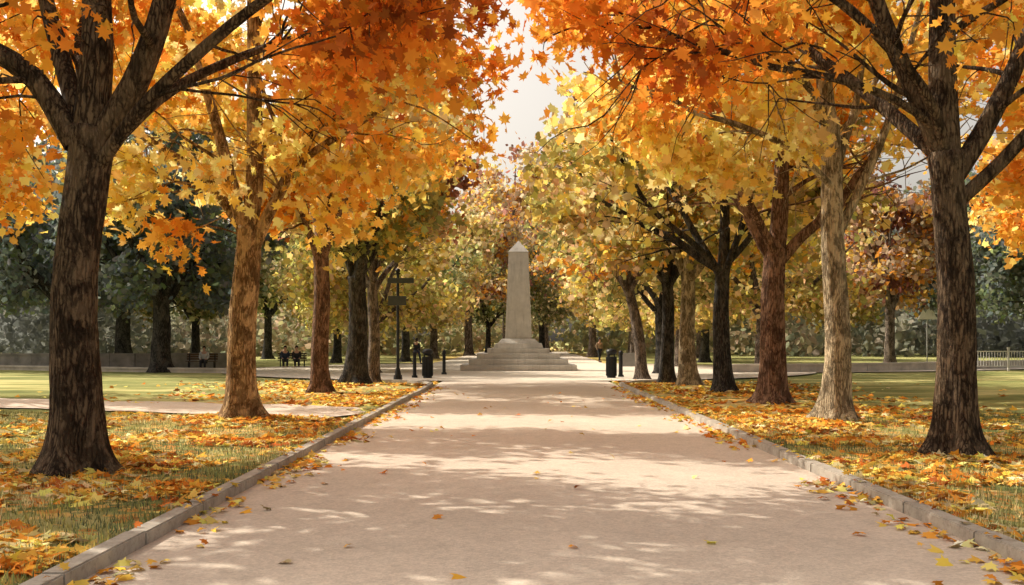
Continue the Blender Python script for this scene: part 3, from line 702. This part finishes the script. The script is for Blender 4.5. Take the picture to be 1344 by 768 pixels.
def person(x, y, z, rot, coat, trou, lab, seated=True):
    e = empty('person', (x, y, z), lab, 'person', 'people sitting in the park' if seated else 'people walking in the park', rot)
    if seated:
        hip = .50; legs = {'k': (-.48, .50), 'a': (-.50, .09), 't': (-.68, .04)}
    else:
        hip = .92; legs = {'k': (-.03, .50), 'a': (.02, .09), 't': (-.16, .04)}
    V = [(0,0,hip),(0,.02,hip+.2),(0,.03,hip+.42),(0,.01,hip+.53),(0,-.01,hip+.62),(0,-.02,hip+.74)]
    E = [(0,1),(1,2),(2,3),(3,4),(4,5)]; Rr = [(.15,.12),(.14,.11),(.15,.11),.055,(.08,.095),(.07,.085)]
    cV = [(0,0,hip-.02),(0,.02,hip+.2),(0,.03,hip+.43)]; cE = [(0,1),(1,2)]; cR = [(.18,.145),(.17,.135),(.165,.125)]
    tV = [(0,0,hip)]; tE = []; tR = [(.17,.135)]
    for s in (-1, 1):
        b = len(V); V += [(s*.19,.03,hip+.44),(s*.24,-.02 if seated else .05,hip+.2),(s*.17,-.24 if seated else -.02,hip+.08 if seated else hip-.04),(s*.12,-.33 if seated else -.06,hip+.08 if seated else hip-.14)]
        E += [(2,b),(b,b+1),(b+1,b+2),(b+2,b+3)]; Rr += [.06,.048,.034,.03]
        c = len(cV); cV += V[b:b+3]; cE += [(2,c),(c,c+1),(c+1,c+2)]; cR += [.078,.065,.052]
        f = len(V); dy = s*(.0 if seated else .14)
        V += [(s*.1,-.03,hip-.03),(s*.11,legs['k'][0]+dy,legs['k'][1]),(s*.11,legs['a'][0]+dy*2,legs['a'][1]),(s*.12,legs['t'][0]+dy*2,legs['t'][1])]
        E += [(0,f),(f,f+1),(f+1,f+2),(f+2,f+3)]; Rr += [.09,.06,.042,.04]
        t = len(tV); tV += V[f:f+3]; tE += [(0,t),(t,t+1),(t+1,t+2)]; tR += [.105,.078,.065]
        h = V[b+3]
        for q in range(5):
            fx = len(V); ox = (q-2)*.018
            V += [(h[0]+ox, h[1]-.05, h[2]-.02), (h[0]+ox*1.1, h[1]-.09+abs(q-2)*.01, h[2]-.045)]
            E += [(b+3, fx), (fx, fx+1)]; Rr += [.011, .008]
    skin('body', V, E, Rr, SKINM, e)
    skin('coat', cV, cE, cR, coat, e); skin('trousers', tV, tE, tR, trou, e)
    bm = bmesh.new(); bmesh.ops.create_uvsphere(bm, u_segments=16, v_segments=10, radius=1)
    for v in bm.verts:
        if v.co.y < -.25 and v.co.z < .45: v.co.y = -.25
        v.co = Vector((v.co.x*.098, v.co.y*.115+.012, v.co.z*.125+hip+.715))
    bm_obj('hair', bm, HAIR, e, smooth=True)
    for s in (-1, 1):
        bm = bmesh.new(); bm_box(bm, (s*.12, (legs['t'][0]+legs['a'][0])/2-.02+(0 if seated else s*.28), .045), (.095,.27,.09)); bm_obj('shoe', bm, HAIR, e, bevel=.02)
BLK = simple('black_cloth', (.025,.026,.03), .9, .2); GRYC = simple('pale_grey_cloth', (.45,.45,.45), .9, .1); NAVY = simple('dark_blue_cloth', (.03,.04,.07), .9, .2); TAN = simple('tan_cloth', (.28,.2,.13), .9, .2)
bench(-13.4, 59.5, .25, 'dark wooden bench beside park road'); bench(-17.9, 56.6, .15, 'dark wooden bench by grey wall')
person(-13.1, 59.3, -.03, .25, BLK, BLK, 'person in black coat sitting on wooden bench')
person(-13.75, 59.15, -.03, .25, NAVY, BLK, 'person in dark blue coat sitting on bench')
person(-17.7, 56.4, -.03, .15, GRYC, BLK, 'person in pale grey top sitting on bench')
person(-6.6, 66, 0.03, 2.6, BLK, NAVY, 'person in black coat walking', False)
person(6.0, 72, 0.03, .4, TAN, BLK, 'person in tan coat walking', False)

# ------------------------------------------------------------------ light, sky, camera
SD = Vector((-0.86, 0.50, 0)).normalized(); EL = math.radians(42)
sun_dir = Vector((SD.x*math.cos(EL), SD.y*math.cos(EL), math.sin(EL)))
L = bpy.data.lights.new('sun', 'SUN'); L.energy = 5.0; L.angle = math.radians(0.5); L.color = (1.0, .92, .77)
so = link(bpy.data.objects.new('sun', L)); so.rotation_euler = (-sun_dir).to_track_quat('-Z', 'Y').to_euler(); so.location = (-30, 20, 40)
w = bpy.data.worlds.new('World'); scene.world = w; w.use_nodes = True; nt = w.node_tree
bg = nt.nodes['Background']; sky = nt.nodes.new('ShaderNodeTexSky'); sky.sky_type = 'NISHITA'; sky.sun_disc = False
sky.sun_elevation = EL; sky.sun_rotation = math.atan2(SD.x, SD.y); sky.dust_density = 6; sky.air_density = 1.0; sky.ozone_density = .6
hs = nt.nodes.new('ShaderNodeHueSaturation'); hs.inputs['Saturation'].default_value = .3
nt.links.new(sky.outputs[0], hs.inputs['Color'])
mx = nt.nodes.new('ShaderNodeMix'); mx.data_type = 'RGBA'; mx.blend_type = 'MULTIPLY'; mx.inputs[0].default_value = 1; mx.inputs[7].default_value = (1.58, 1.43, 1.24, 1)
nt.links.new(hs.outputs[0], mx.inputs[6]); nt.links.new(mx.outputs[2], bg.inputs['Color']); bg.inputs['Strength'].default_value = .15

cd = bpy.data.cameras.new('camera'); cam = link(bpy.data.objects.new('camera', cd)); scene.camera = cam
cam.location = (0, 0, 1.6); cam.rotation_euler = (math.radians(90), 0, 0)
cd.lens = 35; cd.sensor_width = 36; cd.shift_y = 63/1344; cd.shift_x = -6/1344; cd.clip_end = 3000; cd.clip_start = .05
print('leaf total', sum(len(o.data.polygons) for o in bpy.data.objects if o.type == 'MESH'))
